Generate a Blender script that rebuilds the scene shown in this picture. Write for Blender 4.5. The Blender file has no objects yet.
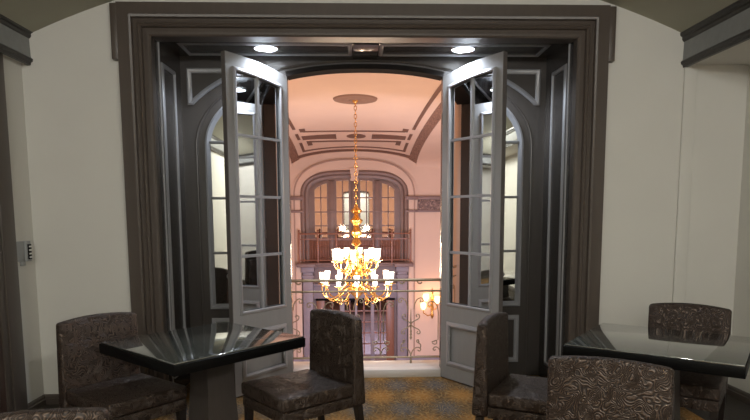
import bpy, bmesh, math, random
from mathutils import Vector, Matrix
pi = math.pi; sin = math.sin; cos = math.cos
S = bpy.context.scene; COL = S.collection
random.seed(5)

# ------------------------------------------------------------------ camera, world, lights, exposure
CAM = Vector((-0.1043, 0.0, 1.5)); PITCH, YAW, ROLL, FPX = 0.1106, 0.0339, -0.0048, 590.0
fw = Vector((sin(YAW)*cos(PITCH), cos(YAW)*cos(PITCH), -sin(PITCH)))
rt0 = Vector((cos(YAW), -sin(YAW), 0)); up0 = rt0.cross(fw)
rt = rt0*cos(ROLL) + up0*sin(ROLL); up = -rt0*sin(ROLL) + up0*cos(ROLL)
cd = bpy.data.cameras.new('camera'); cam = bpy.data.objects.new('camera', cd); COL.objects.link(cam)
cam.matrix_world = Matrix(((rt.x, up.x, -fw.x, CAM.x), (rt.y, up.y, -fw.y, CAM.y), (rt.z, up.z, -fw.z, CAM.z), (0, 0, 0, 1)))
cd.sensor_width = 36; cd.lens = FPX/750*36; cd.shift_y = 71/750; cd.clip_start = .05; cd.clip_end = 100
S.camera = cam
w = bpy.data.worlds.new('world'); S.world = w; w.use_nodes = True
w.node_tree.nodes['Background'].inputs[0].default_value = (.5, .5, .5, 1)
w.node_tree.nodes['Background'].inputs[1].default_value = .02
S.view_settings.view_transform = 'Standard'; S.view_settings.look = 'None'
S.view_settings.exposure = 0; S.view_settings.gamma = 1; S.view_settings.use_curve_mapping = False

def light(name, kind, loc, energy, color=(1, 1, 1), size=.1, rot=None, **kw):
    l = bpy.data.lights.new(name, kind); l.energy = energy; l.color = color
    o = bpy.data.objects.new(name, l); COL.objects.link(o); o.location = loc
    if kind == 'AREA': l.size = size
    elif kind != 'SUN': l.shadow_soft_size = size
    if rot: o.rotation_euler = rot
    for k, v in kw.items(): setattr(l, k, v)
    return o
# the room's own ceiling lights, behind the camera
light('ceiling_light', 'POINT', (-1.35, -.9, 2.95), 134, (1, .975, .92), .14)
light('ceiling_light', 'POINT', (1.35, -.9, 2.95), 166, (1, .975, .92), .14)
light('ceiling_light', 'POINT', (0, -2.6, 2.9), 110, (1, .975, .92), .14)
# hall: unseen added fills, cool for the lower storey, warm in the side recesses
light('lower_hall_fill', 'AREA', (0.6, 10.0, -.8), 420, (.74, .76, 1), 2.5, (math.radians(72), 0, 0))
light('hall_fill', 'POINT', (-2.9, 8.5, 1.9), 72, (1, .81, .61), .25)
light('hall_fill', 'POINT', (2.7, 8.5, 1.9), 72, (1, .81, .61), .25)

# ------------------------------------------------------------------ materials
def mat(name, col, rough=.5, metal=0, spec=.5, emit=None, es=0, coat=0, ior=None):
    m = bpy.data.materials.new(name); m.use_nodes = True
    b = m.node_tree.nodes['Principled BSDF']
    b.inputs['Base Color'].default_value = (*col, 1); b.inputs['Roughness'].default_value = rough
    b.inputs['Metallic'].default_value = metal; b.inputs['Specular IOR Level'].default_value = spec
    if coat: b.inputs['Coat Weight'].default_value = coat; b.inputs['Coat Roughness'].default_value = .08
    if ior: b.inputs['IOR'].default_value = ior
    if emit: b.inputs['Emission Color'].default_value = (*emit, 1); b.inputs['Emission Strength'].default_value = es
    return m
class NT:
    def __init__(s, m): s.t = m.node_tree; s.b = s.t.nodes['Principled BSDF']
    def n(s, typ, **kw):
        x = s.t.nodes.new(typ)
        for k, v in kw.items(): setattr(x, k, v)
        return x
    def l(s, a, b): s.t.links.new(a, b)
    def math(s, op, a, b=None, clamp=False):
        x = s.n('ShaderNodeMath', operation=op, use_clamp=clamp)
        for i, v in enumerate((a, b)):
            if v is None: continue
            if isinstance(v, (int, float)): x.inputs[i].default_value = v
            else: s.l(v, x.inputs[i])
        return x.outputs[0]
    def coord(s, kind='Object'): return s.n('ShaderNodeTexCoord').outputs[kind]
    def noise(s, vec, scale, detail=2, rough=.5):
        x = s.n('ShaderNodeTexNoise'); x.inputs['Scale'].default_value = scale
        x.inputs['Detail'].default_value = detail; x.inputs['Roughness'].default_value = rough
        s.l(vec, x.inputs['Vector']); return x.outputs['Fac']
    def mix(s, f, a, b):
        x = s.n('ShaderNodeMix', data_type='RGBA')
        if isinstance(f, (int, float)): x.inputs[0].default_value = f
        else: s.l(f, x.inputs[0])
        for i, v in ((6, a), (7, b)):
            if isinstance(v, tuple): x.inputs[i].default_value = (*v, 1)
            else: s.l(v, x.inputs[i])
        return x.outputs[2]
    def bump(s, h, strength, dist):
        x = s.n('ShaderNodeBump'); x.inputs['Strength'].default_value = strength; x.inputs['Distance'].default_value = dist
        s.l(h, x.inputs['Height']); s.l(x.outputs[0], s.b.inputs['Normal'])
def noisy(m, c1, c2, scale, bump=0, stretch=None):
    t = NT(m); v = t.coord()
    if stretch:
        mp = t.n('ShaderNodeMapping'); mp.inputs['Scale'].default_value = stretch; t.l(v, mp.inputs[0]); v = mp.outputs[0]
    f = t.noise(v, scale, 4)
    t.l(t.mix(f, c1, c2), t.b.inputs['Base Color'])
    if bump: t.bump(f, bump, .003)
    return m
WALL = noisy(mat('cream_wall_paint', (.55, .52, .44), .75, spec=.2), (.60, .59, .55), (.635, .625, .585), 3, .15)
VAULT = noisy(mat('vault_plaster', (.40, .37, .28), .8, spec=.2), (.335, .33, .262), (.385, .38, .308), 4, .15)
CASING = noisy(mat('brown_casing_paint', (.06, .05, .043), .38), (.066, .052, .043), (.084, .067, .056), 5, .15, (6, 6, .6))
ALCOVE = noisy(mat('charcoal_gloss_paint', (.05, .045, .042), .26), (.040, .035, .032), (.054, .047, .043), 6, .08, (4, 4, .5))
BEAD = mat('grey_moulding_paint', (.26, .26, .27), .3)
DOORP = noisy(mat('grey_door_paint', (.26, .26, .26), .52), (.215, .215, .215), (.255, .255, .25), 5, .08, (4, 4, .6))
DOORE = mat('dark_door_edge', (.10, .09, .085), .4)
CORN_D = noisy(mat('cornice_dark', (.03, .026, .024), .4), (.014, .012, .011), (.034, .030, .027), 30, .4)
CORN_G = noisy(mat('cornice_grey', (.16, .165, .165), .45), (.19, .198, .198), (.26, .268, .268), 20, .2)
MIRROR = mat('mirror_glass', (.80, .82, .78), .02, 1)
BLACK = mat('black_lacquer', (.004, .004, .004), .4, spec=.08)
STEEL = mat('brushed_steel', (.55, .55, .55), .3, 1)
PLATE = mat('grey_plate', (.30, .31, .31), .4)
WHITE = mat('white_plastic', (.75, .75, .73), .4)
GOLD = mat('polished_brass', (.74, .44, .13), .22, 1)
IRON = noisy(mat('aged_brass_rail', (.35, .28, .20), .45, .6), (.28, .22, .15), (.45, .37, .26), 12)
CURB = noisy(mat('cream_sill', (.72, .66, .62), .5), (.66, .60, .55), (.78, .73, .70), 9)
PEACH = noisy(mat('peach_plaster', (.72, .50, .38), .8, spec=.2), (.70, .525, .42), (.75, .57, .46), 2)
PEACHD = noisy(mat('stencil_brown', (.20, .095, .06), .7), (.13, .065, .045), (.22, .115, .078), 9)
MAUVE = noisy(mat('mauve_stone', (.22, .14, .125), .5), (.18, .115, .10), (.27, .18, .165), 5)
TAUPE = noisy(mat('taupe_joinery', (.20, .13, .11), .45), (.20, .125, .10), (.27, .18, .15), 5)
REDWOOD = noisy(mat('red_brown_wood', (.20, .075, .04), .4), (.19, .072, .040), (.31, .125, .07), 6, 0, (3, 3, .5))
HALLFLOOR = noisy(mat('hall_floor', (.4, .33, .3), .3), (.36, .30, .27), (.45, .38, .34), 3)
LAMPON = mat('lit_crystal_shade', (.9, .85, .75), .2, emit=(1, .84, .64), es=2.3)
FLAME = mat('lit_bulb', (1, .9, .8), .3, emit=(1, .80, .50), es=14)
SCONCE = mat('lit_sconce_shade', (1, .85, .6), .3, emit=(1, .66, .30), es=2.6)
LED = mat('led_disc', (1, 1, 1), .3, emit=(.86, .93, 1), es=14)
CHROME = mat('chrome_ring', (.8, .8, .82), .2, 1)
WOODLEG = mat('black_wood_leg', (.014, .011, .010), .35)

def leather():
    m = mat('embossed_leather', (.05, .036, .03), .36, spec=.6); t = NT(m); v = t.coord()
    wp = t.n('ShaderNodeTexNoise'); wp.inputs['Scale'].default_value = 5; t.l(v, wp.inputs['Vector'])
    mx = t.n('ShaderNodeVectorMath', operation='MULTIPLY_ADD'); t.l(wp.outputs['Color'], mx.inputs[0])
    mx.inputs[1].default_value = (.16, .16, .16); t.l(v, mx.inputs[2])
    f = t.noise(mx.outputs[0], 18, 0)
    s = t.math('SINE', t.math('MULTIPLY', f, 96))
    h = t.math('POWER', t.math('MULTIPLY', t.math('ADD', s, 1), .5), 1.5)
    t.l(t.mix(h, (.018, .0115, .0088), (.092, .063, .047)), t.b.inputs['Base Color'])  # embossing highlights put into the colour: ridges lighter than the grooves
    t.l(t.math('SUBTRACT', .56, t.math('MULTIPLY', h, .18)), t.b.inputs['Roughness'])
    t.b.inputs['Metallic'].default_value = .45
    t.bump(h, .8, .0025); return m
LEATHER = leather()
def veneer():
    m = mat('grey_brown_veneer', (.05, .042, .038), .45); return noisy(m, (.040, .034, .031), (.062, .052, .047), 8, 0, (8, 8, 1))
VENEER = veneer()
def tableglass():
    m = mat('green_tinted_glass', (.045, .052, .046), .05, spec=.6, coat=1, ior=2.3); return m
TGLASS = tableglass()
DOORMIRROR = mat('silvered_door_glass', (.70, .71, .72), .015, 1)
HALLGLASS = mat('hall_window_glass', (.86, .82, .78), .03, 1)
DARKGLASS = mat('dark_window_glass', (.17, .13, .13), .05, 1)
def carpet():
    m = mat('patterned_carpet', (.3, .16, .05), .95, spec=.1); t = NT(m); v = t.coord()
    sep = t.n('ShaderNodeSeparateXYZ'); t.l(v, sep.inputs[0]); x, y = sep.outputs[0], sep.outputs[1]
    n1 = t.noise(v, 30, 3)
    PX, PY = .335, .64
    def star(ox, oy, r0, r1, rays):
        u = t.math('SUBTRACT', t.math('FRACT', t.math('ADD', t.math('DIVIDE', t.math('SUBTRACT', x, ox), PX), .5)), .5)
        q = t.math('SUBTRACT', t.math('FRACT', t.math('ADD', t.math('DIVIDE', t.math('SUBTRACT', y, oy), PY), .5)), .5)
        u = t.math('MULTIPLY', u, PX); q = t.math('MULTIPLY', q, PY*.62)
        r = t.math('SQRT', t.math('ADD', t.math('MULTIPLY', u, u), t.math('MULTIPLY', q, q)))
        a = t.math('ARCTAN2', q, u)
        ry = t.math('SINE', t.math('ADD', t.math('MULTIPLY', a, rays), t.math('MULTIPLY', n1, 4)))
        r = t.math('ADD', r, t.math('MULTIPLY', ry, .022)); r = t.math('ADD', r, t.math('MULTIPLY', t.math('SUBTRACT', n1, .5), .06))
        mr = t.n('ShaderNodeMapRange'); mr.inputs[1].default_value = r1; mr.inputs[2].default_value = r0; t.l(r, mr.inputs[0])
        return mr.outputs[0], ry
    b, ryb = star(.265, 4.46, .04, .135, 14); o, ryo = star(.265+PX/2, 4.78, .04, .15, 14)
    fine = t.noise(v, 42, 4, .7)
    base = t.mix(fine, (.025, .014, .007), (.22, .13, .055))
    c = t.mix(t.math('MULTIPLY', o, .75), base, t.mix(fine, (.17, .07, .018), (.52, .25, .055)))
    c = t.mix(t.math('MULTIPLY', b, .80), c, t.mix(fine, (.03, .034, .040), (.13, .135, .14)))
    lines = t.math('GREATER_THAN', t.math('SINE', t.math('MULTIPLY', t.noise(v, 8, 1), 70)), .5)
    c = t.mix(t.math('MULTIPLY', lines, .38), c, (.38, .26, .12))
    c = t.mix(t.math('GREATER_THAN', t.math('ABSOLUTE', t.math('SUBTRACT', x, .2)), 2.25), c, t.mix(fine, (.03, .026, .022), (.075, .065, .055)))
    t.l(c, t.b.inputs['Base Color']); t.bump(fine, .5, .006); return m
CARPET = carpet()
def frieze():
    m = mat('carved_frieze', (.2, .13, .12), .6); t = NT(m); v = t.coord()
    f = t.noise(v, 7, 1); s = t.math('SINE', t.math('MULTIPLY', f, 40)); h = t.math('MULTIPLY', t.math('ADD', s, 1), .5)
    t.l(t.mix(h, (.13, .085, .08), (.42, .30, .26)), t.b.inputs['Base Color']); t.bump(h, .7, .03); return m
FRIEZE = frieze()
def ornament():
    m = mat('ornament_band', (.2, .1, .07), .7); t = NT(m); v = t.coord()
    f = t.noise(v, 9, 1); s = t.math('SINE', t.math('MULTIPLY', f, 45)); h = t.math('MULTIPLY', t.math('ADD', s, 1), .5)
    t.l(t.mix(h, (.10, .05, .035), (.36, .20, .14)), t.b.inputs['Base Color']); return m
ORN = ornament()

# ------------------------------------------------------------------ mesh helpers
def box(bm, x0, x1, y0, y1, z0, z1, bev=0, seg=2, M=None, cuts=0, deform=None):
    tmp = bmesh.new(); bmesh.ops.create_cube(tmp, size=1)
    for v in tmp.verts: v.co = Vector((x0+(v.co.x+.5)*(x1-x0), y0+(v.co.y+.5)*(y1-y0), z0+(v.co.z+.5)*(z1-z0)))
    if bev: bmesh.ops.bevel(tmp, geom=tmp.edges[:], offset=bev, segments=seg, profile=.5, affect='EDGES')
    for i in range(cuts):
        x = x0+(x1-x0)*(i+1)/(cuts+1)
        bmesh.ops.bisect_plane(tmp, geom=tmp.verts[:]+tmp.edges[:]+tmp.faces[:], plane_co=(x, 0, 0), plane_no=(1, 0, 0))
    if deform:
        for v in tmp.verts: v.co = Vector(deform(v.co))
    merge(bm, tmp, M)
def merge(bm, tmp, M=None):
    if M is not None: bmesh.ops.transform(tmp, matrix=M, verts=tmp.verts[:])
    vs = {}
    tmp.verts.index_update()
    for v in tmp.verts: vs[v.index] = bm.verts.new(v.co)
    for f in tmp.faces:
        try: nf = bm.faces.new([vs[v.index] for v in f.verts]); nf.material_index = f.material_index
        except ValueError: pass
    tmp.free()
def prism(bm, poly, f0, f1):
    """polygon (u,v) extruded between the mappings f0 and f1"""
    a = [bm.verts.new(f0(*p)) for p in poly]; b = [bm.verts.new(f1(*p)) for p in poly]; n = len(poly)
    bm.faces.new(a); bm.faces.new(b[::-1])
    for i in range(n): bm.faces.new((a[i], b[i], b[(i+1) % n], a[(i+1) % n]))
def prism_y(bm, poly, y0, y1): prism(bm, poly, lambda x, z: (x, y0, z), lambda x, z: (x, y1, z))
def sweep(bm, path, prof, closed, f):
    """profile (n, w) swept round a flat path (u, v); n is the mitred offset to the right of the path; f(u, v, w) -> xyz"""
    n = len(path); rings = []
    for i in range(n):
        p = Vector(path[i])
        d0 = (p-Vector(path[i-1])) if (closed or i) else None
        d1 = (Vector(path[(i+1) % n])-p) if (closed or i < n-1) else None
        d0 = d0 or d1; d1 = d1 or d0; d0 = d0.normalized(); d1 = d1.normalized()
        n0 = Vector((d0.y, -d0.x)); n1 = Vector((d1.y, -d1.x)); m = (n0+n1)
        m = m.normalized() if m.length > 1e-6 else n0
        m = m/max(.3, m.dot(n0))
        rings.append([bm.verts.new(f(p.x+m.x*a, p.y+m.y*a, b)) for a, b in prof])
    k = len(prof)
    for i in range(n if closed else n-1):
        A, B = rings[i], rings[(i+1) % n]
        for j in range(k-1): bm.faces.new((A[j], A[j+1], B[j+1], B[j]))
    if not closed:
        for r in (rings[0], rings[-1]):
            try: bm.faces.new(r)
            except ValueError: pass
def tube(bm, pts, r, seg=8, closed=False, cap=True):
    pts = [Vector(p) for p in pts]; n = len(pts); rings = []
    rr = r if isinstance(r, (list, tuple)) else [r]*n
    nrm = None
    for i, p in enumerate(pts):
        a = pts[i-1] if (i or closed) else p; b = pts[(i+1) % n] if (i < n-1 or closed) else p
        t = (b-a).normalized()
        if nrm is None:
            nrm = t.cross(Vector((0, 0, 1)))
            if nrm.length < .1: nrm = t.cross(Vector((0, 1, 0)))
        nrm = (nrm-t*nrm.dot(t)).normalized(); bn = t.cross(nrm)
        rings.append([bm.verts.new(p+(nrm*cos(2*pi*k/seg)+bn*sin(2*pi*k/seg))*rr[i]) for k in range(seg)])
    for i in range(n if closed else n-1):
        A, B = rings[i], rings[(i+1) % n]
        for k in range(seg): bm.faces.new((A[k], A[(k+1) % seg], B[(k+1) % seg], B[k]))
    if cap and not closed: bm.faces.new(rings[0][::-1]); bm.faces.new(rings[-1])
def lathe(bm, prof, seg=16, loc=(0, 0, 0), M=None):
    tmp = bmesh.new(); L = Vector(loc); rings = []
    for r, z in prof:
        if r < 1e-5: rings.append([tmp.verts.new(L+Vector((0, 0, z)))])
        else: rings.append([tmp.verts.new(L+Vector((r*cos(2*pi*k/seg), r*sin(2*pi*k/seg), z))) for k in range(seg)])
    for A, B in zip(rings, rings[1:]):
        if len(A) == len(B) == 1: continue
        for k in range(seg):
            k2 = (k+1) % seg
            if len(A) == 1: tmp.faces.new((A[0], B[k2], B[k]))
            elif len(B) == 1: tmp.faces.new((A[k], A[k2], B[0]))
            else: tmp.faces.new((A[k], A[k2], B[k2], B[k]))
    merge(bm, tmp, M)
def obj(name, bm, m, parent=None, smooth=38):
    bmesh.ops.recalc_face_normals(bm, faces=bm.faces[:])
    me = bpy.data.meshes.new(name); bm.to_mesh(me); bm.free()
    for x in (m if isinstance(m, (list, tuple)) else (m,)): me.materials.append(x)
    if smooth:
        for p in me.polygons: p.use_smooth = True
        me.set_sharp_from_angle(angle=math.radians(smooth))
    o = bpy.data.objects.new(name, me); COL.objects.link(o)
    if parent: o.parent = parent
    return o
def tag(o, label, cat, group=None):
    o['label'] = label; o['category'] = cat
    if group: o['group'] = group
    return o
def thing(name, label, cat, loc=(0, 0, 0), rz=0, group=None):
    o = bpy.data.objects.new(name, None); COL.objects.link(o); o.location = loc; o.rotation_euler = (0, 0, rz)
    o.empty_display_size = .1
    return tag(o, label, cat, group)
def struct(name, bm, m, parent=None, label=None, cat=None, smooth=38):
    o = obj(name, bm, m, parent, smooth)
    if parent is None:
        o['kind'] = 'structure'
        if label: tag(o, label, cat)
    return o
def sroot(name, label, cat):
    o = thing(name, label, cat); o['kind'] = 'structure'; return o
def copy_tree(o, parent=None):
    c = o.copy(); COL.objects.link(c)
    if parent: c.parent = parent
    for ch in list(o.children): copy_tree(ch, c)
    return c
def B(): return bmesh.new()
def sell(a, b, n, z0, N, x0=None, x1=None, cx=0):
    """super-ellipse arch points from x0 to x1 (defaults the whole arch), left to right"""
    x0 = -a if x0 is None else x0; x1 = a if x1 is None else x1
    t0 = math.acos(max(-1, min(1, x0/a))); t1 = math.acos(max(-1, min(1, x1/a))); out = []
    for i in range(N+1):
        x = a*cos(t0+(t1-t0)*i/N); out.append((cx+x, z0+b*max(0, 1-abs(x/a)**n)**(1/n)))
    return out
RIDGE = lambda wd, h: [(-wd/2, 0), (-wd/2, h*.5), (-wd*.2, h), (wd*.2, h*.8), (wd/2, h*.25), (wd/2, 0)]

# ------------------------------------------------------------------ room shell
D1, D2 = 4.72, 5.36; HALL0 = 5.72
XL, XR = -2.62, 3.02
VR, VZ = 6.21, -2.79
def vault(x): return VZ+math.sqrt(VR*VR-x*x)
bm = B(); box(bm, XL-.13, XR+.13, -4.1, D2, -.12, 0); struct('floor', bm, CARPET, label='orange and blue patterned carpet floor of the dining room', cat='floor')
xs = [-2.52+5.02*i/40 for i in range(41)]
bm = B(); poly = [(-1.68, 0), (XL, 0), (XL, 2.92), (-2.52, 2.92)]+[(x, vault(x)) for x in xs]+[(XR, 2.92), (XR, 0), (1.68, 0), (1.68, 2.88), (-1.68, 2.88)]
prism_y(bm, poly, D1, D1+.12)
struct('wall_front', bm, WALL, label='cream wall around the big dark door opening', cat='wall', smooth=0)
bm = B(); poly = [(x, vault(x)) for x in xs]+[(x, vault(x)+.1) for x in xs[::-1]]
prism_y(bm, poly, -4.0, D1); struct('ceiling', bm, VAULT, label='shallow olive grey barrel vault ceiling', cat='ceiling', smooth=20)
bm = B(); box(bm, XL-.13, XL, -4.1, D1+.1, 0, 3.0); struct('wall_left', bm, WALL, label='cream side wall at left with switch plate', cat='wall')
bm = B(); box(bm, XR, XR+.13, -4.1, D1+.1, 0, 3.0); struct('wall_right', bm, WALL, label='cream side wall at right edge', cat='wall')
bm = B(); box(bm, XL-.13, XR+.13, -4.1, -4.0, 0, 3.6); struct('wall_back', bm, WALL, label='cream wall behind the viewer', cat='wall')
bm = B(); box(bm, 2.50, XR, -4.0, D1, 2.67, 2.93); box(bm, XL, -2.575, -4.0, D1, 2.66, 2.93)
struct('ceiling_side', bm, WALL, label='cream soffit strips behind the dark cornices', cat='ceiling')
# faint pilaster edges on the cream wall
bm = B(); box(bm, 2.50, 2.60, D1-.02, D1, 0, 2.67, .004); struct('trim_1', bm, WALL, label='narrow cream pilaster strip below the right cornice', cat='trim')
# cornices
def cornice(name, sx, x0, label):
    bm = B(); pr = [(0, 2.645), (.03, 2.645), (.035, 2.665), (.05, 2.67), (.055, 2.69), (.04, 2.70), (.035, 2.71), (.03, 2.84), (.042, 2.845), (.052, 2.86), (.05, 2.875), (.07, 2.885), (.075, 2.905), (.06, 2.92), (0, 2.925)]
    rows = [[bm.verts.new((x0-sx*n*.8, y, z)) for n, z in pr] for y in (-4.0, D1)]
    for j in range(len(pr)-1):
        f = bm.faces.new((rows[0][j], rows[0][j+1], rows[1][j+1], rows[1][j]))
        f.material_index = 1 if j in (6, 5) else 0
    bm.faces.new(rows[0]); bm.faces.new(rows[1][::-1]); bm.faces.new((rows[0][0], rows[1][0], rows[1][-1], rows[0][-1]))
    struct(name, bm, (CORN_D, CORN_G), label=label, cat='cornice', smooth=25)
cornice('trim_2', 1, 2.515, 'dark cornice with grey band along the right side of the vault')
cornice('trim_3', -1, -2.575, 'dark cornice with grey band along the left side of the vault')
# baseboards
def baseboard(name, a, b, label):
    bm = B(); pr = [(0, 0), (.022, 0), (.022, .045), (.014, .05), (.014, .066), (.006, .078), (0, .08)]
    d = Vector((b[0]-a[0], b[1]-a[1])).normalized(); n = Vector((d.y, -d.x))
    rows = [[bm.verts.new((p[0]+n.x*q, p[1]+n.y*q, z)) for q, z in pr] for p in (a, b)]
    for j in range(len(pr)-1): bm.faces.new((rows[0][j], rows[0][j+1], rows[1][j+1], rows[1][j]))
    bm.faces.new(rows[0]); bm.faces.new(rows[1]); struct(name, bm, CASING, label=label, cat='baseboard')
baseboard('baseboard_front', (XL, D1), (-1.88, D1), 'dark baseboard on the cream wall left of the opening')
baseboard('baseboard_front_right', (1.88, D1), (XR, D1), 'dark baseboard on the cream wall right of the opening')
baseboard('baseboard_left', (XL, 4.415), (XL, D1), 'short dark baseboard below the switch plate')
baseboard('baseboard_right', (XR, D1), (XR, -4), 'dark baseboard along the right side wall')
# left side doorway: broad dark casing and door, mostly out of frame
dr = sroot('door_3', 'dark panelled side door with brown casing at the left edge', 'door')
bm = B(); box(bm, XL, XL+.04, 4.25, 4.415, 0, 2.655, .006); box(bm, XL, XL+.03, 4.18, 4.25, 0, 2.5, .006); box(bm, XL, XL+.045, 3.10, 3.25, 0, 2.655, .006); box(bm, XL, XL+.045, 3.25, 4.25, 2.5, 2.655, .006)
obj('door_casing', bm, CASING, dr)
bm = B(); box(bm, XL, XL+.02, 3.25, 4.18, .01, 2.5)
for z0, z1 in ((.2, 1.0), (1.15, 2.3)):
    sweep(bm, [(3.4, z0), (4.08, z0), (4.08, z1), (3.4, z1)], RIDGE(.05, .02), True, lambda u, v, q: (XL+.02+q, u, v))
obj('door_panel', bm, noisy(mat('red_brown_door', (.05, .026, .022), .4), (.04, .022, .018), (.06, .032, .026), 5), dr)
bm = B(); lathe(bm, [(0, 0), (.012, 0), (.012, .03), (.026, .04), (.028, .055), (0, .068)], 16, M=Matrix.Translation((XL+.02, 3.36, 1.05)) @ Matrix.Rotation(pi/2, 4, 'Y'))
obj('door_knob', bm, STEEL, dr)

# main casing round the opening
CI, CT = 1.634, 2.856
bm = B()
prof = [(0, .12), (0, -.025), (.012, -.035), (.028, -.035), (.032, -.022), (.062, -.018), (.068, -.040), (.082, -.052), (.094, -.046), (.100, -.034), (.128, -.030), (.134, -.056), (.150, -.062), (.158, -.060), (.238, -.058), (.240, 0)]
sweep(bm, [(CI, 0), (CI, CT), (-CI, CT), (-CI, 0)][::-1], [(-n, wv) for n, wv in prof], False, lambda u, v, q: (u, D1+q, v))
for s in (-1, 1):
    xa, xb = sorted((s*1.872, s*1.92)); box(bm, xa, xb, D1-.058, D1, 2.68, 3.086, .003)
struct('trim_4', bm, CASING, label='wide brown moulded casing with eared corners around the opening', cat='door casing', smooth=30)
# reveals, soffit
SOF = 2.882
for s, nm, lb in ((-1, 'wall_alcove_left', 'dark panelled reveal on the left of the alcove'), (1, 'wall_alcove_right', 'dark panelled reveal on the right of the alcove')):
    xf, xb = s*1.636, s*1.61
    r = sroot(nm, lb, 'wall panelling')
    bm = B(); prism(bm, [(D1+.0, 0), (D2, 0), (D2, SOF), (D1, SOF)], lambda y, z: (xf+(xb-xf)*(y-D1)/(D2-D1), y, z), lambda y, z: (s*1.70, y, z))
    obj('reveal_board', bm, ALCOVE, r)
    bm = B(); y0, y1 = D1+.19, D2-.17
    for z0, z1 in ((.16, 2.70),):
        sweep(bm, [(y0, z0), (y1, z0), (y1, z1), (y0, z1)], RIDGE(.036, .016), True, lambda u, v, q: (xf+(xb-xf)*(u-D1)/(D2-D1)-s*q, u, v))
    obj('panel_moulding', bm, BEAD, r)
    bm = B(); tube(bm, [(s*1.627, D1+.125, 0), (s*1.627, D1+.125, SOF)], .008, 6); obj('corner_bead', bm, BEAD, r)
r = sroot('ceiling_alcove', 'glossy dark panelled soffit above the french doors', 'soffit')
bm = B(); box(bm, -1.70, 1.70, D1+.02, D2+.12, SOF, SOF+.1); box(bm, -1.64, 1.64, D1+.10, D1+.20, SOF-.012, SOF, .004)
box(bm, -.105, .105, D1+.20, D2, SOF-.02, SOF, .004)
obj('soffit_board', bm, mat('soffit_gloss_paint', (.045, .041, .039), .16), r)
for s in (-1, 1):
    bm = B(); a, b = sorted((s*.13, s*1.50)); path = [(a, D1+.24), (b, D1+.24), (b, D2-.08), (a, D2-.08)]
    sweep(bm, path, RIDGE(.034, .016), True, lambda u, v, q: (u, v, SOF-q)); obj('panel_moulding', bm, BEAD, r)
# recessed lights
for s, lb in ((-1, 'left recessed soffit downlight glowing cool white above the left door'), (1, 'right recessed soffit downlight glowing cool white above the right door')):
    x = s*.82-.005
    t = thing('recessed_downlight', lb, 'ceiling light', (x, 5.09, SOF), group='alcove downlights')
    bm = B(); lathe(bm, [(.112, -.002), (.112, -.010), (.098, -.014), (.092, -.004)], 28); obj('trim_ring', bm, CHROME, t)
    bm = B(); lathe(bm, [(.094, -.006), (.06, -.010), (0, -.012)], 28); obj('lens', bm, LED, t)
    light('downlight', 'SPOT', (x, 5.09, SOF-.03), 100, (.78, .87, 1), .05, spot_size=math.radians(150), spot_blend=.6)

# inner wall with elliptical arch: sidelights either side of the door opening
AN = 2.2; AA, AB, AZ = 1.42, .69, 2.10     # arch of the whole group
OW = .69                                    # half width of the door opening
def arch(x, a=AA, b=AB): return AZ+b*max(0, 1-abs(x/a)**AN)**(1/AN)
bm = B()
poly = [(-1.64, 0), (-AA, 0)]+sell(AA, AB, AN, AZ, 48)+[(AA, 0), (1.64, 0), (1.64, SOF), (-1.64, SOF)]
prism_y(bm, poly, D2, D2+.12)
r = sroot('wall_inner', 'glossy dark panelled wall with wide arch behind the french doors', 'wall panelling')
obj('wall_board', bm, ALCOVE, r, smooth=20)
for s in (-1, 1):
    bm = B(); arc = [p for p in sell(1.70, .84, 2.0, 2.11, 60) if abs(p[0]) < 1.535 and p[1] < 2.745 and p[0]*s > .5]
    arc = arc if s < 0 else arc
    if s < 0: path = [(-1.535, arc[0][1])]+arc+[(arc[-1][0]+.02, 2.76), (-1.535, 2.76)]
    else: path = [(arc[0][0]-.02, 2.76)]+arc+[(1.535, arc[-1][1]), (1.535, 2.76)]
    sweep(bm, path[::-1], RIDGE(.042, .02), True, lambda u, v, q: (u, D2-q, v)); obj('spandrel_moulding', bm, BEAD, r)
bm = B(); path = [(-1.49, 0)]+sell(1.49, .75, AN, AZ, 48)+[(1.49, 0)]
sweep(bm, path, RIDGE(.022, .010), False, lambda u, v, q: (u, D2-q, v)); obj('arch_bead', bm, ALCOVE, r)
bm = B(); sweep(bm, sell(AA, AB, AN, AZ, 40, -OW, OW), [(-.02, .0), (-.03, -.02), (.012, -.02), (.012, .01), (.004, .01), (.004, .17), (-.03, .16)], False, lambda u, v, q: (u, D2+q, v))
obj('head_lining', bm, mat('matt_black_lining', (.012, .01, .009), .8, spec=.1), r)
# posts between sidelight and door
for s in (-1, 1):
    bm = B(); a, b = sorted((s*OW, s*.81)); xs_ = [a+(b-a)*i/4 for i in range(5)]
    prism_y(bm, [(a, 0), (b, 0)]+[(x, arch(x)+.01) for x in xs_[::-1]], D2-.012, D2+.12)
    sweep(bm, [((a+b)/2, 0), ((a+b)/2, arch((a+b)/2)-.05)], RIDGE(.05, .012), False, lambda u, v, q: (u, D2-.012-q, v))
    obj('door_post', bm, ALCOVE, r)
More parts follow.
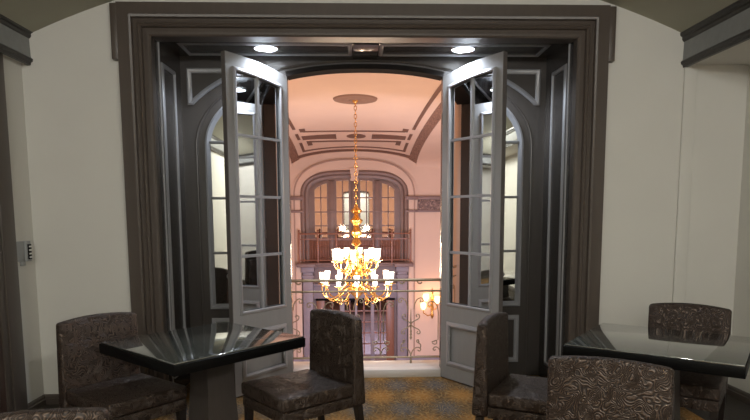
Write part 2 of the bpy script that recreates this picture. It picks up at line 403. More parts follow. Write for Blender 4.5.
# sidelights (mirrored panes)
def sidelight(s, nm, lb):
    r = sroot(nm, lb, 'window')
    xi, xo = .80, AA
    def loop(d, zb):
        a, b = AA-d, AB-d
        pts = sell(a, b, AN, AZ, 22, xi+d, a)
        L = [(xi+d, zb)]+pts+[(xo-d, zb)]
        return [(s*x, z) for x, z in L]
    bm = B(); prs = [(0, -.004), (.006, -.022), (.020, -.026), (.030, -.012), (.046, .02)]
    loops = [[bm.verts.new((x, D2+q, z)) for x, z in loop(d, .66+d)] for d, q in prs]; n = len(loops[0])
    for A, C in zip(loops, loops[1:]):
        for i in range(n): bm.faces.new((A[i], A[(i+1) % n], C[(i+1) % n], C[i]))
    obj('window_frame', bm, BEAD, r)
    rows = [.70, 1.169, 1.66, 2.15]; xm = (xi+xo)/2
    bm = B(); 
    lp = [(x, z) for x, z in loop(.04, .70)]
    prism_y(bm, lp, D2+.02, D2+.026); obj('pane', bm, MIRROR, r)
    bm = B()
    for z in rows[1:]: box(bm, min(s*(xi+.04), s*(xo-.04)), max(s*(xi+.04), s*(xo-.04)), D2-.006, D2+.02, z-.011, z+.011, .004)
    box(bm, s*xm-.011, s*xm+.011, D2-.006, D2+.02, .70, arch(xm, AA-.04, AB-.04), .004)
    obj('muntin', bm, DOORP, r)
    bm = B(); a, b = sorted((s*xi, s*xo)); box(bm, a, b, D2, D2+.12, 0, .66); obj('lower_board', bm, ALCOVE, r)
    bm = B(); a, b = sorted((s*(xi+.05), s*(xo-.03)))
    sweep(bm, [(a, .155), (b, .155), (b, .555), (a, .555)], RIDGE(.045, .02), True, lambda u, v, q: (u, D2-q, v)); obj('panel_moulding', bm, BEAD, r)
    bm = B(); prism_y(bm, [(x, z) for x, z in loop(.02, .60)], D2+.03, D2+.1); obj('backing_board', bm, ALCOVE, r)
sidelight(-1, 'window_1', 'mirrored arched sidelight behind the left french door')
sidelight(1, 'window_2', 'mirrored arched sidelight behind the right french door')

# french doors
def french_door(nm, s, ang, lb):
    W, T = .695, .045
    root = sroot(nm, lb, 'door'); root.location = (s*(OW-.008), D2-.03, 0)
    # local axes: u hinge -> free edge, face normal towards the middle of the opening
    d = Vector((s*sin(ang), -cos(ang), 0)); nrm = Vector((-s*cos(ang), -sin(ang), 0))
    f = lambda u, q, z: tuple(d*u+nrm*q+Vector((0, 0, z)))
    zt = lambda u: arch(OW-u)-.016
    def pr(bm, poly, q0=-T, q1=0): prism(bm, poly, lambda u, z: f(u, q0, z), lambda u, z: f(u, q1, z))
    ST = .088; us = [ST+(W-2*ST)*i/10 for i in range(11)]
    bm = B()
    pr(bm, [(0, .012), (ST, .012), (ST, zt(ST)), (ST*.5, zt(ST*.5)), (0, zt(0))])
    pr(bm, [(W-ST, .012), (W, .012), (W, zt(W)), (W-ST*.5, zt(W-ST*.5)), (W-ST, zt(W-ST))])
    pr(bm, [(ST, .012), (W-ST, .012), (W-ST, .145), (ST, .145)]); pr(bm, [(ST, .53), (W-ST, .53), (W-ST, .70), (ST, .70)])
    pr(bm, [(u, zt(u)-.115) for u in us]+[(u, zt(u)) for u in us[::-1]])
    obj('door_frame', bm, DOORP, root, smooth=20)
    bm = B(); pr(bm, [(W, .012), (W+.004, .012), (W+.004, zt(W)), (W, zt(W))], -T, -.002); obj('door_edge', bm, DOORE, root)
    bm = B(); pr(bm, [(ST-.01, .135), (W-ST+.01, .135), (W-ST+.01, .54), (ST-.01, .54)], -.033, -.012); obj('lower_panel', bm, DOORP, root)
    for side in (0, 1):
        m = (lambda u, v, q: f(u, q, v)) if side == 0 else (lambda u, v, q: f(u, -T-q, v))
        bm = B(); sweep(bm, [(ST+.012, .157), (W-ST-.012, .157), (W-ST-.012, .518), (ST+.012, .518)], RIDGE(.045, .016), True, m); obj('panel_moulding', bm, BEAD, root)
        bm = B(); path = [(ST, .70), (W-ST, .70)]+[(u, zt(u)-.115) for u in us[::-1]]
        sweep(bm, path, RIDGE(.030, .012), True, m); obj('glazing_bead', bm, BEAD, root)
    rows = [.70, 1.169, 1.66, 2.15]; um = W/2
    for i in range(4):
        for a, b in ((ST, um), (um, W-ST)):
            z0 = rows[i]; bm = B()
            if i < 3: poly = [(a, z0), (b, z0), (b, rows[i+1]), (a, rows[i+1])]
            else: poly = [(a, z0), (b, z0)]+[(b+(a-b)*k/5, zt(b+(a-b)*k/5)-.112) for k in range(6)]
            pr(bm, poly, -.024, -.020); obj('pane', bm, DOORMIRROR, root, smooth=0)
    for z in rows[1:]:
        bm = B(); pr(bm, [(ST, z-.011), (W-ST, z-.011), (W-ST, z+.011), (ST, z+.011)], -.040, -.004); obj('muntin', bm, BEAD, root)
    bm = B(); pr(bm, [(um-.011, .70), (um+.011, .70), (um+.011, zt(um)-.112), (um-.011, zt(um)-.112)], -.039, -.005); obj('muntin', bm, BEAD, root)
    for z in (.3, 1.3, 2.35):
        bm = B(); tube(bm, [f(-.008, -.01, z-.05), f(-.008, -.01, z+.05)], .009, 8); obj('hinge', bm, DOORE, root)
    bm = B(); lathe(bm, [(0, 0), (.010, 0), (.010, .025), (.018, .032), (.020, .045), (0, .055)], 14, M=Matrix.Translation(f(W-.04, -T, 1.01)) @ Vector((0, 0, 1)).rotation_difference(-nrm).to_matrix().to_4x4())
    obj('door_knob', bm, STEEL, root)
    bm = B(); pr(bm, [(W-.012, .53), (W+.004, .53), (W+.004, .60), (W-.012, .60)], -.050, -.02); obj('bolt', bm, STEEL, root)
french_door('door_1', -1, math.radians(36.5), 'left grey arched french door with eight glass panes, swung open')
french_door('door_2', 1, math.radians(34), 'right grey arched french door with eight glass panes, swung open')

# ------------------------------------------------------------------ sill and railing at the opening
bm = B(); box(bm, -1.3, 1.3, D2+.12, HALL0, -.3, .072, .006); box(bm, -OW, OW, D2-.002, D2+.12, -.02, .072, .004)
struct('trim_5', bm, CURB, label='low cream stone sill below the scrolled railing', cat='sill')
RY = 5.60
rail = thing('scroll_railing', 'aged brass scrollwork railing on the cream sill between the doors', 'railing', (0, RY, .072))
def rp(x, z): return (x, 0, z-.072)
for z, rr, nm in ((.885, .014, 'top_rail'), (.779, .010, 'middle_rail'), (.133, .010, 'bottom_rail')):
    bm = B(); tube(bm, [rp(-1.15, z), rp(1.15, z)], rr, 10); obj(nm, bm, IRON, rail)
def spiral(cx, cz, r0, r1, a0, a1, n=16): return [rp(cx+(r0+(r1-r0)*i/n)*cos(a0+(a1-a0)*i/n), cz+(r0+(r1-r0)*i/n)*sin(a0+(a1-a0)*i/n)) for i in range(n+1)]
def bez(p0, p1, p2, p3, n=12):
    return [rp(*(tuple((1-t)**3*p0[k]+3*(1-t)**2*t*p1[k]+3*(1-t)*t*t*p2[k]+t**3*p3[k] for k in (0, 1)))) for t in [i/n for i in range(n+1)]]
def scroll(bm, pts, r=.0055): tube(bm, pts, r, 6)
for c in (-.73, -.15, .43, 1.01):
    bm = B(); X = lambda x: c+x
    lathe(bm, [(0, .30), (.006, .31), (.014, .325), (.006, .34), (.012, .355), (.005, .37), (.011, .385), (.005, .40), (.008, .42), (.003, .60), (0, .61)], 8, loc=(c, 0, -.072))
    tube(bm, [rp(c, .072), rp(c, .16)], [.012, .006], 8); obj('spindle', bm, IRON, rail)
    for s in (-1, 1):
        bm = B()
        scroll(bm, [rp(c, .13)]+bez((c, .15), (c+s*.01, .20), (c+s*.045, .235), (c+s*.075, .225))+spiral(c+s*.078, .202, .022, .006, pi/2, pi/2-s*1.6*pi))
        scroll(bm, spiral(c+s*.072, .285, .006, .02, pi/2+s*1.5*pi, pi/2-s*.1)+bez((c+s*.075, .268), (c+s*.10, .262), (c+s*.10, .235), (c+s*.09, .222)))
        scroll(bm, bez((c, .455), (c+s*.02, .50), (c+s*.085, .49), (c+s*.085, .535))+spiral(c+s*.063, .535, .022, .006, 0 if s > 0 else pi, s*1.5*pi if s > 0 else pi-1.5*pi))
        scroll(bm, bez((c, .455), (c+s*.02, .41), (c+s*.085, .42), (c+s*.09, .375))+spiral(c+s*.070, .375, .02, .006, 0 if s > 0 else pi, -1.5*pi if s > 0 else pi+1.5*pi))
        obj('scroll', bm, IRON, rail)
        bm = B(); x = s*.265
        scroll(bm, spiral(c+x-s*.03, .28, .006, .03, 0 if s < 0 else pi, (-1.0*pi if s > 0 else 2*pi))+[rp(c+x, .30), rp(c+x, .56)]+bez((c+x, .56), (c+x, .66), (c+x-s*.06, .70), (c+x-s*.10, .66))+spiral(c+x-s*.08, .645, .025, .006, pi/2+s*.3, pi/2+s*1.8*pi))
        scroll(bm, bez((c+x+s*.025, .15), (c+x+s*.02, .215), (c+x-s*.01, .235), (c+x-s*.03, .228))+spiral(c+x-s*.032, .207, .02, .006, pi/2, pi/2+s*1.5*pi))
        scroll(bm, bez((c+s*.03, .60), (c+s*.03, .70), (c+s*.10, .74), (c+s*.12, .69))+spiral(c+s*.10, .685, .02, .006, 0 if s > 0 else pi, -1.4*pi if s > 0 else pi+1.4*pi))
        obj('scroll', bm, IRON, rail)
        bm = B(); scroll(bm, bez((c+s*.06, .885), (c+s*.06, .845), (c+s*.10, .84), (c+s*.105, .865)), .007); obj('scroll', bm, IRON, rail)

# ------------------------------------------------------------------ the hall beyond
HX = -.10; HY1 = 19.2; HZ = -3.42; SP = 3.04; HW = 2.0; HS = 3.6
def hz(x, y):
    u = (x-HX)/HW; v = (y-12.45)/6.75
    return SP+math.sqrt(max(0, .48**2*(1-u*u))+max(0, .665**2*(1-v*v)))
def hside(y): v = (y-12.45)/6.75; return SP+.665*math.sqrt(max(0, 1-v*v))
NV = 40; NU = 24
bm = B(); ys = [12.45+6.75*-cos(pi*i/NV) for i in range(NV+1)]; us = [HX-HW*cos(pi*i/NU) for i in range(NU+1)]
g = [[bm.verts.new((x, y, hz(x, y))) for x in us] for y in ys]
for i in range(NV):
    for j in range(NU): bm.faces.new((g[i][j], g[i][j+1], g[i+1][j+1], g[i+1][j]))
for s in (-1, 1):
    e = [[bm.verts.new((HX+s*xx, y, hside(y)-.002)) for xx in (HW, HS)] for y in ys]
    for a, b in zip(e, e[1:]): bm.faces.new((a[0], a[1], b[1], b[0]))
rc = sroot('ceiling_hall', 'peach domed hall ceiling with brown stencilled bands', 'ceiling')
obj('vault', bm, PEACH, rc, smooth=60)
def strip(name, m, x0f, y0f, n=24, drop=.012):
    """strip between two lines of (x, y) on the hall vault"""
    bm = B(); A = []
    for i in range(n+1):
        t = i/n; row = []
        for (x, y) in (x0f(t), y0f(t)): row.append(bm.verts.new((x, y, hz(x, y)-drop)))
        x, y = y0f(t); row.append(bm.verts.new((x, y, hz(x, y)+.002))); x, y = x0f(t); row.append(bm.verts.new((x, y, hz(x, y)+.002)))
        A.append(row)
    for a, b in zip(A, A[1:]):
        for k in range(4): bm.faces.new((a[k], a[(k+1) % 4], b[(k+1) % 4], b[k]))
    return obj(name, bm, m, rc)
lin = lambda a, b, t: a+(b-a)*t
for s in (-1, 1):
    for y0, y1 in ((8.5, 15.55), (16.15, 16.95), (17.35, 18.5)):
        strip('stencil_band', PEACHD, lambda t: (HX+s*1.50, lin(y0, y1, t)), lambda t: (HX+s*1.58, lin(y0, y1, t)))
    strip('ornament_band', ORN, lambda t: (HX+s*1.74, lin(7, 19.12, t)), lambda t: (HX+s*1.985, lin(7, 19.12, t)), 60)
    strip('stencil_bar', PEACHD, lambda t: (HX+s*lin(.50, 1.44, t), 16.66-.1*t), lambda t: (HX+s*lin(.50, 1.44, t), 17.28-.25*t))
    strip('stencil_box', PEACHD, lambda t: (HX+s*lin(1.27, 1.42, t), 15.60), lambda t: (HX+s*lin(1.27, 1.42, t), 15.98), 3, .014)
    strip('stencil_box', PEACHD, lambda t: (HX+s*lin(1.22, 1.36, t), 17.30), lambda t: (HX+s*lin(1.22, 1.36, t), 17.85), 3, .014)
for yy, w_, k in ((16.20, .13, .30), (17.58, .16, .30)):
    strip('stencil_line', PEACHD, lambda t: (HX+lin(-1.36, 1.36, t), yy-k*lin(-1, 1, t)**2), lambda t: (HX+lin(-1.36, 1.36, t), yy+w_-k*lin(-1, 1, t)**2))
strip('stencil_line', PEACHD, lambda t: (HX+lin(-1.58, 1.58, t), 18.42), lambda t: (HX+lin(-1.58, 1.58, t), 18.54), 40)
strip('stencil_band', PEACHD, lambda t: (HX+lin(-1.74, 1.74, t), 18.80), lambda t: (HX+lin(-1.78, 1.78, t), 19.06), 40)
strip('stencil_oval', PEACHD, lambda t: (HX+.06-.27*cos(pi*t), 16.97-.30*sin(pi*t)), lambda t: (HX+.06-.27*cos(pi*t), 16.97+.30*sin(pi*t)))
# hall walls
def hallpoly(n=40): return [(HX-HS, SP), (HX-HW, SP)]+[(x, SP+.48*math.sqrt(max(0, 1-((x-HX)/HW)**2))) for x in us]+[(HX+HW, SP), (HX+HS, SP)]
FA, FB, FN, FZ = 1.74, .95, 3.2, 2.0
bm = B(); top = hallpoly()
farch = sell(FA, FB, FN, FZ, 40, cx=HX)
poly = [(HX-FA, HZ), (HX-HS, HZ)]+top+[(HX+HS, HZ), (HX+FA, HZ)]+farch[::-1]
prism_y(bm, poly, HY1, HY1+.35); struct('wall_hall_far', bm, PEACH, label='peach far wall of the hall with a tall arch', cat='wall', smooth=0)
for s, nm in ((-1, 'wall_hall_left'), (1, 'wall_hall_right')):
    a, b = sorted((HX+s*HS, HX+s*(HS+.15))); bm = B()
    poly = [(HALL0, HZ), (HY1, HZ)]+[(y, hside(y)) for y in ys[::-1]]
    prism(bm, poly, lambda y, z: (a, y, z), lambda y, z: (b, y, z)); struct(nm, bm, PEACH, label='peach side wall of the hall, '+('left' if s < 0 else 'right'), cat='wall', smooth=0)
bm = B(); narch = sell(OW+.04, .66, AN, 2.12, 30); poly = [(-(OW+.04), .07), (-(OW+.04), HZ), (HX-HS, HZ)]+top+[(HX+HS, HZ), (OW+.04, HZ), (OW+.04, .07)]+[(x, max(z, 2.1)+.09) for x, z in sell(1.42, .70, AN, 2.10, 20, -(OW+.04), OW+.04)][::-1]
prism_y(bm, poly, D2+.125, D2+.165)
struct('wall_hall_near', bm, PEACH, label='peach hall side of the french door wall', cat='wall', smooth=0)
bm = B(); box(bm, HX-HS, HX+HS, HALL0, HY1+1, HZ-.1, HZ); struct('floor_hall', bm, HALLFLOOR, label='pale stone floor of the hall below', cat='floor')
# projecting plaster arch and imposts on the far wall
bm = B(); pa = [(HX-2.02, HZ)]+sell(2.02, 1.20, 2.5, 2.08, 40, cx=HX)+[(HX+2.02, HZ)]
sweep(bm, pa, [(0, 0), (0, -.05), (.0, -.05), (.27, -.05), (.27, 0)], False, lambda u, v, q: (u, HY1+q, v))
struct('trim_6', bm, PEACH, label='raised peach plaster surround of the far arch', cat='trim', smooth=20)
bm = B()
for z0, z1, dd in ((2.00, 2.12, .16), (1.60, 1.68, .13)):
    for s in (-1, 1):
        a, b = sorted((HX+s*1.62, HX+s*2.04)); box(bm, a, b, HY1-dd, HY1, z0, z1, .015)
        a, b = sorted((HX+s*2.04, HX+s*HS)); box(bm, a, b, HY1-dd+.05, HY1, z0, z1, .015)
struct('trim_7', bm, MAUVE, label='mauve impost mouldings beside the far arch', cat='trim')
bm = B()
for s in (-1, 1):
    a, b = sorted((HX+s*2.04, HX+s*HS)); box(bm, a, b, HY1-.06, HY1, 1.68, 2.0, .01)
struct('trim_8', bm, FRIEZE, label='carved mauve scroll frieze on the far wall', cat='trim')
bm = B(); pa2 = [(HX-1.93, HZ)]+sell(1.93, 1.20, 2.5, 2.08, 40, cx=HX)+[(HX+1.93, HZ)]
sweep(bm, pa2, [(-.028, 0), (-.028, -.075), (.02, -.075), (.02, 0)], False, lambda u, v, q: (u, HY1+q, v))  # dark strip modelled in place of the shadow line at the arch edge
struct('trim_10', bm, mat('arch_shadow_line', (.42, .28, .22), .7), label='thin brown strip standing in for the shadow line of the far plaster arch', cat='trim', smooth=20)
# brown arch with windows
ro = sroot('window_3', 'brown arched joinery with tall glazed windows in the far wall', 'window')
bm = B(); out = [(HX-FA, 0)]+sell(FA, FB, FN, FZ, 40, cx=HX)+[(HX+FA, 0)]
sweep(bm, out, [(0, -.02), (.06, -.05), (.12, -.03), (.12, .10), (.16, .16), (.24, .18), (.24, .34)], False, lambda u, v, q: (u, HY1+q, v)); obj('arch_moulding', bm, TAUPE, ro)
bm = B(); prism_y(bm, [(HX-FA+.1, 0)]+sell(FA-.1, FB-.1, FN, FZ, 40, cx=HX)+[(HX+FA-.1, 0)], HY1+.30, HY1+.36); obj('back_board', bm, TAUPE, ro, smooth=0)
wins = [(-1.33, -.87, 2.40), (-.62, -.16, 2.62), (.16, .62, 2.62), (.87, 1.33, 2.40)]
for a, b, zt_ in wins:
    a += HX; b += HX; ins = lambda x: FZ+(FB-.28)*max(0, 1-abs((x-HX)/(FA-.30))**2.6)**(1/2.6)
    xs_ = [a+(b-a)*i/6 for i in range(7)]
    lp = [(a, .74), (b, .74)]+[(x, ins(x)) for x in xs_[::-1]]
    bm = B(); prism_y(bm, lp, HY1+.27, HY1+.29); obj('pane', bm, HALLGLASS, ro, smooth=0)
    bm = B(); sweep(bm, lp, [(-.03, .02), (-.03, -.03), (.05, -.03), (.05, .02)], True, lambda u, v, q: (u, HY1+.28+q, v)); obj('window_frame', bm, TAUPE, ro)
    bm = B(); xm = (a+b)/2; box(bm, xm-.018, xm+.018, HY1+.245, HY1+.275, .74, ins(xm))
    for z in (1.17, 1.62, 2.08): box(bm, a, b, HY1+.245, HY1+.275, z-.018, z+.018)
    obj('muntin', bm, TAUPE, ro)
for x in (-.745, 0, .745):
    bm = B(); box(bm, HX+x-.09, HX+x+.09, HY1+.20, HY1+.30, 0, 2.62, .015); box(bm, HX+x-.12, HX+x+.12, HY1+.18, HY1+.30, 1.60, 1.68, .015); obj('mullion_post', bm, TAUPE, ro)
bm = B(); box(bm, HX-1.6, HX+1.6, HY1+.255, HY1+.30, 0, .70, .01); obj('lower_boards', bm, REDWOOD, ro)
for a, b, _ in wins:
    bm = B(); sweep(bm, [(HX+a, .10), (HX+b, .10), (HX+b, .50), (HX+a, .50)], RIDGE(.06, .03), True, lambda u, v, q: (u, HY1+.255-q, v)); obj('panel_moulding', bm, REDWOOD, ro)
bm = B(); prism_y(bm, [(HX-.10, 2.66), (HX+.10, 2.66), (HX+.15, 3.0), (HX-.15, 3.0)], HY1-.14, HY1+.05); box(bm, HX-.13, HX+.13, HY1-.17, HY1-.1, 2.60, 2.68, .015); obj('keystone', bm, PEACH, ro)
# gallery floor / ledge
bm = B(); box(bm, HX-1.86, HX+1.86, HY1-.42, HY1+.3, -.06, 0, .02); box(bm, HX-1.78, HX+1.78, HY1-.34, HY1+.3, -.14, -.06, .02)
for s in (-1, 1): a, b = sorted((HX+s*1.25, HX+s*1.86)); box(bm, a, b, HY1-.50, HY1, -.13, -.02, .02)
struct('trim_9', bm, MAUVE, label='mauve stone ledge below the far balcony', cat='ledge')
bal = thing('balustrade', 'red brown balcony balustrade on the ledge below the far arch', 'balustrade', (HX, HY1-.28, 0))
bm = B(); box(bm, -1.80, 1.80, -.04, .04, .90, .95, .012); obj('top_rail', bm, REDWOOD, bal)
bm = B(); box(bm, -1.80, 1.80, -.025, .025, .74, .77); obj('middle_rail', bm, REDWOOD, bal)
bm = B(); box(bm, -1.80, 1.80, -.03, .03, .06, .10, .008); obj('bottom_rail', bm, REDWOOD, bal)
for i in range(7):
    x = -1.78+3.56*i/6
    bm = B(); box(bm, x-.03, x+.03, -.035, .035, 0, .98, .006); lathe(bm, [(0, .98), (.03, 1.0), (.035, 1.03), (.02, 1.06), (0, 1.07)], 10, loc=(x, 0, 0)); obj('post', bm, REDWOOD, bal)
for i in range(42):
    if i % 7 == 0: continue
    x = -1.78+3.56*i/42
    bm = B(); lathe(bm, [(.008, .10), (.008, .3), (.018, .36), (.008, .42), (.008, .74)], 6, loc=(x, 0, 0)); obj('baluster', bm, REDWOOD, bal)
# lower storey
rl = sroot('door_4', 'mauve and brown glazed doorway in the far wall below the balcony', 'door')
bm = B(); box(bm, HX-FA, HX+FA, HY1+.2, HY1+.3, HZ, -.14); obj('door_surround', bm, MAUVE, rl)
LAV = noisy(mat('lavender_joinery', (.33, .28, .32), .5), (.23, .19, .22), (.30, .26, .29), 4)
for s in (-1, 1):
    bm = B(); a, b = sorted((HX+s*1.37, HX+s*1.70)); box(bm, a, b, HY1-.12, HY1+.2, HZ, -.14, .02); box(bm, a-.05, b+.05, HY1-.2, HY1+.2, -.32, -.14, .03); box(bm, a-.03, b+.03, HY1-.16, HY1+.2, -.50, -.42, .02); box(bm, a-.04, b+.04, HY1-.18, HY1+.2, HZ, HZ+.25, .02); obj('pilaster', bm, LAV, rl)
    bm = B(); a, b = sorted((HX+s*1.02, HX+s*1.28)); box(bm, a, b, HY1+.08, HY1+.2, HZ, -1.25, .01); obj('door_leaf', bm, REDWOOD, rl)
bm = B(); box(bm, HX-1.37, HX+1.37, HY1+.02, HY1+.2, -1.22, -.75, .02); box(bm, HX-1.37, HX+1.37, HY1-.04, HY1+.2, -.80, -.70, .02); obj('lintel', bm, LAV, rl)
bm = B(); box(bm, HX-1.30, HX+1.30, HY1+.0, HY1+.2, -1.27, -1.20, .01); obj('lintel_moulding', bm, BLACK, rl)
for x in (-.84, -.38, .04, .42, .84): 
    pass
for a, b in ((-1.0, -.52), (-.36, -.02), (.06, .50), (.62, 1.02)):
    bm = B(); box(bm, HX+a, HX+b, HY1+.16, HY1+.19, HZ+.3, -1.28); obj('pane', bm, DARKGLASS, rl)
    bm = B(); xm = HX+(a+b)/2; box(bm, xm-.02, xm+.02, HY1+.13, HY1+.17, HZ+.3, -1.28)
    for k in range(1, 5): z = HZ+.3+(-1.28-HZ-.3)*k/5; box(bm, HX+a, HX+b, HY1+.13, HY1+.17, z-.02, z+.02)
    obj('muntin', bm, REDWOOD, rl)
for a, b in ((-.52, -.36), (-.02, .06), (.50, .62)):
    bm = B(); box(bm, HX+a, HX+b, HY1+.05, HY1+.2, HZ, -1.25, .015); obj('door_post', bm, LAV, rl)
bm = B()
for s in (-1, 1):
    a, b = sorted((HX+s*1.74, HX+s*HS)); box(bm, a, b, HY1-.09, HY1, HZ, HZ+.28, .015)
struct('baseboard_hall', bm, LAV, label='mauve plinth along the foot of the far wall', cat='baseboard')

# chandelier
ch = thing('chandelier', 'large brass two tier chandelier with lit crystal shades hanging in the hall', 'chandelier', (-.07, 12.3, 0))
med = tag(obj('ceiling_medallion', (lambda bm: (lathe(bm, [(0, -.03), (.12, -.05), (.15, -.03), (.26, -.04), (.30, -.02), (.40, -.04), (.44, -.03), (.46, .005)], 40), bm)[1])(B()), mat('medallion_plaster', (.26, .155, .11), .7)), 'round brown plaster ceiling medallion above the chandelier chain', 'ceiling medallion')
med.location = (-.07, 12.3, hz(-.07, 12.3)-.004)
bm = B(); z = 3.80; i = 0
while z > 1.72:
    pts = [(.028*cos(a)*(1 if i % 2 else 0), .028*cos(a)*(0 if i % 2 else 1), z-.05+.05*sin(a)) for a in [2*pi*k/10 for k in range(10)]]
    tube(bm, pts, .008, 5, closed=True); z -= .082; i += 1
obj('chain', bm, GOLD, ch)
bm = B(); lathe(bm, [(0, 3.86), (.07, 3.85), (.06, 3.80), (.02, 3.76), (.02, 3.74), (0, 3.73)], 14); obj('canopy', bm, GOLD, ch)
bm = B(); lathe(bm, [(0, 1.74), (.02, 1.72), (.06, 1.66), (.13, 1.60), (.09, 1.56), (.04, 1.52), (.07, 1.46), (.14, 1.40), (.12, 1.36), (.05, 1.30), (.07, 1.22), (.12, 1.16), (.11, 1.11), (.05, 1.05), (.09, .98), (.11, .92), (.035, .86), (.03, .80), (.06, .72), (.04, .60), (.05, .45), (.12, .38), (.13, .30), (.07, .22), (.05, .10), (.14, .02), (.17, -.06), (.12, -.14), (.05, -.20), (.04, -.25), (.02, -.29), (0, -.31)], 18); obj('stem', bm, GOLD, ch)
def arm_tier(n, R_, z_hub, z_dip, z_cup, a0, shade_h):
    for k in range(n):
        a = a0+2*pi*k/n; c_, s_ = cos(a), sin(a); P = lambda r_, z_: (r_*c_, r_*s_, z_)
        bm = B(); pts = []
        p = [(.08, z_hub), (R_*.45, z_hub+.10), (R_*.55, z_dip-.14), (R_*.86, z_dip-.03)]; q = [(R_*.86, z_dip-.03), (R_*1.04, z_dip+.05), (R_, z_cup-.08), (R_, z_cup)]
        for cur in (p, q):
            for i in range(9):
                t = i/8; pts.append(P(*[(1-t)**3*cur[0][m]+3*(1-t)**2*t*cur[1][m]+3*(1-t)*t*t*cur[2][m]+t**3*cur[3][m] for m in (0, 1)]))
        tube(bm, pts[:9]+pts[10:], .014, 6)
        in_ = [P(.10+.32*R_*t+.10*R_*sin(2*pi*t), z_hub+.28-.30*t+.05*sin(3*pi*t)) for t in [i/12 for i in range(13)]]
        tube(bm, in_, .010, 5)
        tube(bm, [P(R_*.55+.07*cos(q)*(1-q/9), z_dip-.10+.07*sin(q)*(1-q/9)) for q in [i*.4 for i in range(18)]], .009, 5)
        lathe(bm, [(0, z_cup-.05), (.025, z_cup-.04), (.02, z_cup-.02), (.085, z_cup), (.09, z_cup+.012), (.03, z_cup+.012), (.03, z_cup+.04), (0, z_cup+.04)], 12, loc=P(R_, 0))
        arm = obj('arm', bm, GOLD, ch)
        bm = B(); h = shade_h; lathe(bm, [(.025, z_cup+.02), (.042, z_cup+.04), (.050, z_cup+h*.5), (.056, z_cup+h*.85), (.064, z_cup+h), (.060, z_cup+h), (.052, z_cup+h*.85), (.046, z_cup+h*.5), (.038, z_cup+.05)], 14, loc=P(R_, 0)); sh = obj('crystal_shade', bm, LAMPON, arm)
        bm = B(); box(bm, *(R_*c_*.999-.008, R_*c_*.999+.008, R_*s_*.999-.008, R_*s_*.999+.008), z_cup-.13, z_cup-.06, .004); obj('crystal_drop', bm, LAMPON, arm)
arm_tier(10, .455, .40, .40, .56, .16, .25)
arm_tier(12, .725, -.02, -.19, .08, .0, .24)
for k in range(6):
    a = 2*pi*k/6+.4
    l = light('chandelier_lamp', 'POINT', (-.07+.63*cos(a), 12.3+.63*sin(a), .95 if k % 2 else .45), 32, (1, .78, .55), .12)
# wall sconce
sc = thing('wall_sconce', 'brass wall sconce with glowing shades on the far wall at right', 'wall lamp', (2.42, HY1, -1.30))
bm = B(); box(bm, -.04, .04, -.05, 0, -.45, .35, .015); lathe(bm, [(0, -.60), (.03, -.55), (.06, -.48), (.03, -.40), (.05, -.25), (.03, 0), (.06, .08), (.03, .15), (.02, .38), (0, .44)], 10, loc=(0, -.10, 0)); obj('back_plate', bm, GOLD, sc)
for x, z in ((-.22, .10), (.16, .02), (-.30, -.18)):
    bm = B(); tube(bm, [(0, -.10, z-.25), (x*.5, -.16, z-.30), (x, -.18, z-.2), (x, -.18, z-.1)], .016, 6); arm = obj('arm', bm, GOLD, sc)
    bm = B(); lathe(bm, [(.03, z-.10), (.08, z-.04), (.10, z+.06), (.085, z+.15), (.06, z+.13), (.05, z-.06)], 12, loc=(x, -.18, 0)); obj('lamp_shade', bm, SCONCE, arm)
light('sconce_lamp', 'POINT', (2.42, HY1-.42, -1.1), 14, (1, .55, .28), .12)

# ------------------------------------------------------------------ left wall switch
sw = thing('wall_switch', 'grey steel switch plate with black button block on the left wall', 'switch', (XL, 4.525, 1.235))
bm = B(); box(bm, 0, .012, -.085, .030, -.065, .085, .003); obj('cover_plate', bm, PLATE, sw)
bm = B(); box(bm, 0, .028, .035, .10, -.07, .085, .003); obj('housing', bm, PLATE, sw)
bm = B(); box(bm, .028, .033, .05, .098, -.055, .06, .001); pl = obj('button_panel', bm, BLACK, sw)
for k in range(4):
    bm = B(); z = .042-.027*k; box(bm, .033, .037, .062, .092, z-.006, z+.006, .001); obj('button', bm, WHITE, pl)
bm = B(); box(bm, 0, .02, -.02, .03, -.10, -.068, .003); obj('bracket', bm, PLATE, sw)

# ------------------------------------------------------------------ tables
def table(loc, ang, lb, first=None):
    if first:
        t = copy_tree(first); t.location = loc; t.rotation_euler = (0, 0, ang); t['label'] = lb; return t
    t = thing('dining_table', lb, 'table', loc, ang, 'glass topped dining tables')
    hx, hy = .42, .455; H = .75
    bm = B(); box(bm, -hx+.008, hx-.008, -hy+.008, hy-.008, H-.010, H, .003); obj('glass_top', bm, TGLASS, t)
    bm = B(); box(bm, -hx, hx, -hy, hy, H-.068, H-.010, .004); obj('table_frame', bm, BLACK, t)
    bm = B(); q = [bm.verts.new((.0295+sx*w_, .027+sy*w_, z)) for z, w_ in ((.02, .118), (H-.07, .086)) for sx, sy in ((-1, -1), (1, -1), (1, 1), (-1, 1))]
    bm.faces.new(q[:4]); bm.faces.new(q[4:])
    for i in range(4): bm.faces.new((q[i], q[(i+1) % 4], q[4+(i+1) % 4], q[4+i]))
    obj('pedestal', bm, VENEER, t)
    bm = B(); box(bm, -.10, .16, -.103, .157, 0, .02, .006); obj('base_plate', bm, BLACK, t)
    return t
t1 = table((-1.035, 3.60, 0), math.radians(-42.5), 'left square black dining table with reflective glass top, before the left door')
t2 = table((1.722, 3.40, 0), math.radians(52.5), 'right square black dining table with reflective glass top, near the right wall', t1)
for c in t2.children:
    if c.name.startswith(('pedestal', 'base_plate')): c.location = (-.05, -.03, 0)

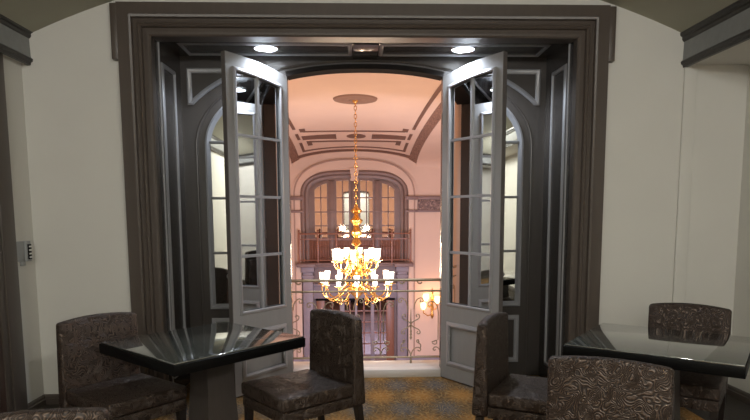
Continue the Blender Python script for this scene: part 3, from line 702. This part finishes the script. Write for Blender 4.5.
# ------------------------------------------------------------------ chairs
CH = 'brown embossed leather dining chairs'
def make_chair(lb):
    t = thing('dining_chair', lb, 'chair', group=CH)
    def dome(c):
        e = (1-min(1, abs(c.x)/.25)**2)*(1-min(1, abs(c.y-.0)/.26)**2)
        return (c.x, c.y, c.z+(.014*e if c.z > .45 else 0))
    bm = B(); box(bm, -.25, .25, -.25, .255, .395, .475, .016, 3, cuts=7, deform=dome); obj('seat', bm, LEATHER, t)
    bm = B(); box(bm, -.247, .247, -.25, .245, .325, .392, .006, 2); obj('seat_rail', bm, LEATHER, t)
    def bk(c):
        k = (c.z-.325)/.555; th = .10-.042*k
        y = -.25-.015*k*k - (0 if c.y > -.30 else th)
        y += -.018*(1-(c.x/.25)**2)*max(0, k-.2)
        return (c.x, y + (c.y+.25 if c.y > -.30 else c.y+.35), c.z+.022*(1-(c.x/.25)**2)*max(0, k)-.008*max(0, k))
    bm = B(); box(bm, -.25, .25, -.35, -.25, .325, .88, .018, 3, cuts=9, deform=bk); obj('backrest', bm, LEATHER, t)
    for sx in (-1, 1):
        for y, dy in ((.215, .01), (-.30, -.05)):
            bm = B(); a = .022; b = .015; x = sx*.222
            q = [bm.verts.new(p) for p in ((x-b, y+dy-b, 0), (x+b, y+dy-b, 0), (x+b, y+dy+b, 0), (x-b, y+dy+b, 0), (x-a, y-a, .325), (x+a, y-a, .325), (x+a, y+a, .325), (x-a, y+a, .325))]
            bm.faces.new(q[:4]); bm.faces.new(q[4:])
            for i in range(4): bm.faces.new((q[i], q[(i+1) % 4], q[4+(i+1) % 4], q[4+i]))
            obj('leg', bm, WOODLEG, t, smooth=0)
    return t
chairs = [
    ((-1.487, 3.515), (.772, -.636), 'dark leather chair against the cream wall left of the left table'),
    ((-.468, 3.567), (-.782, -.622), 'dark leather chair at the right of the left table, before the railing'),
    ((.996, 3.389), (.871, -.49), 'dark leather chair left of the right table, its side turned towards the right door'),
    ((1.115, 2.687), (.477, .879), 'leather chair in the right foreground, its swirl embossed back towards the viewer'),
    ((1.99, 3.66), (-.6, -.8), 'leather chair behind the right table against the cream wall'),
    ((-1.242, 2.125), (-.28, .96), 'dark leather chair in the bottom left corner, only its top edge visible'),
]
c0 = None
for (x, y), (fx, fy), lb in chairs:
    if c0 is None: c = c0 = make_chair(lb)
    else: c = copy_tree(c0)
    c.location = (x, y, 0); c.rotation_euler = (0, 0, math.atan2(fy, fx)-pi/2); c['label'] = lb
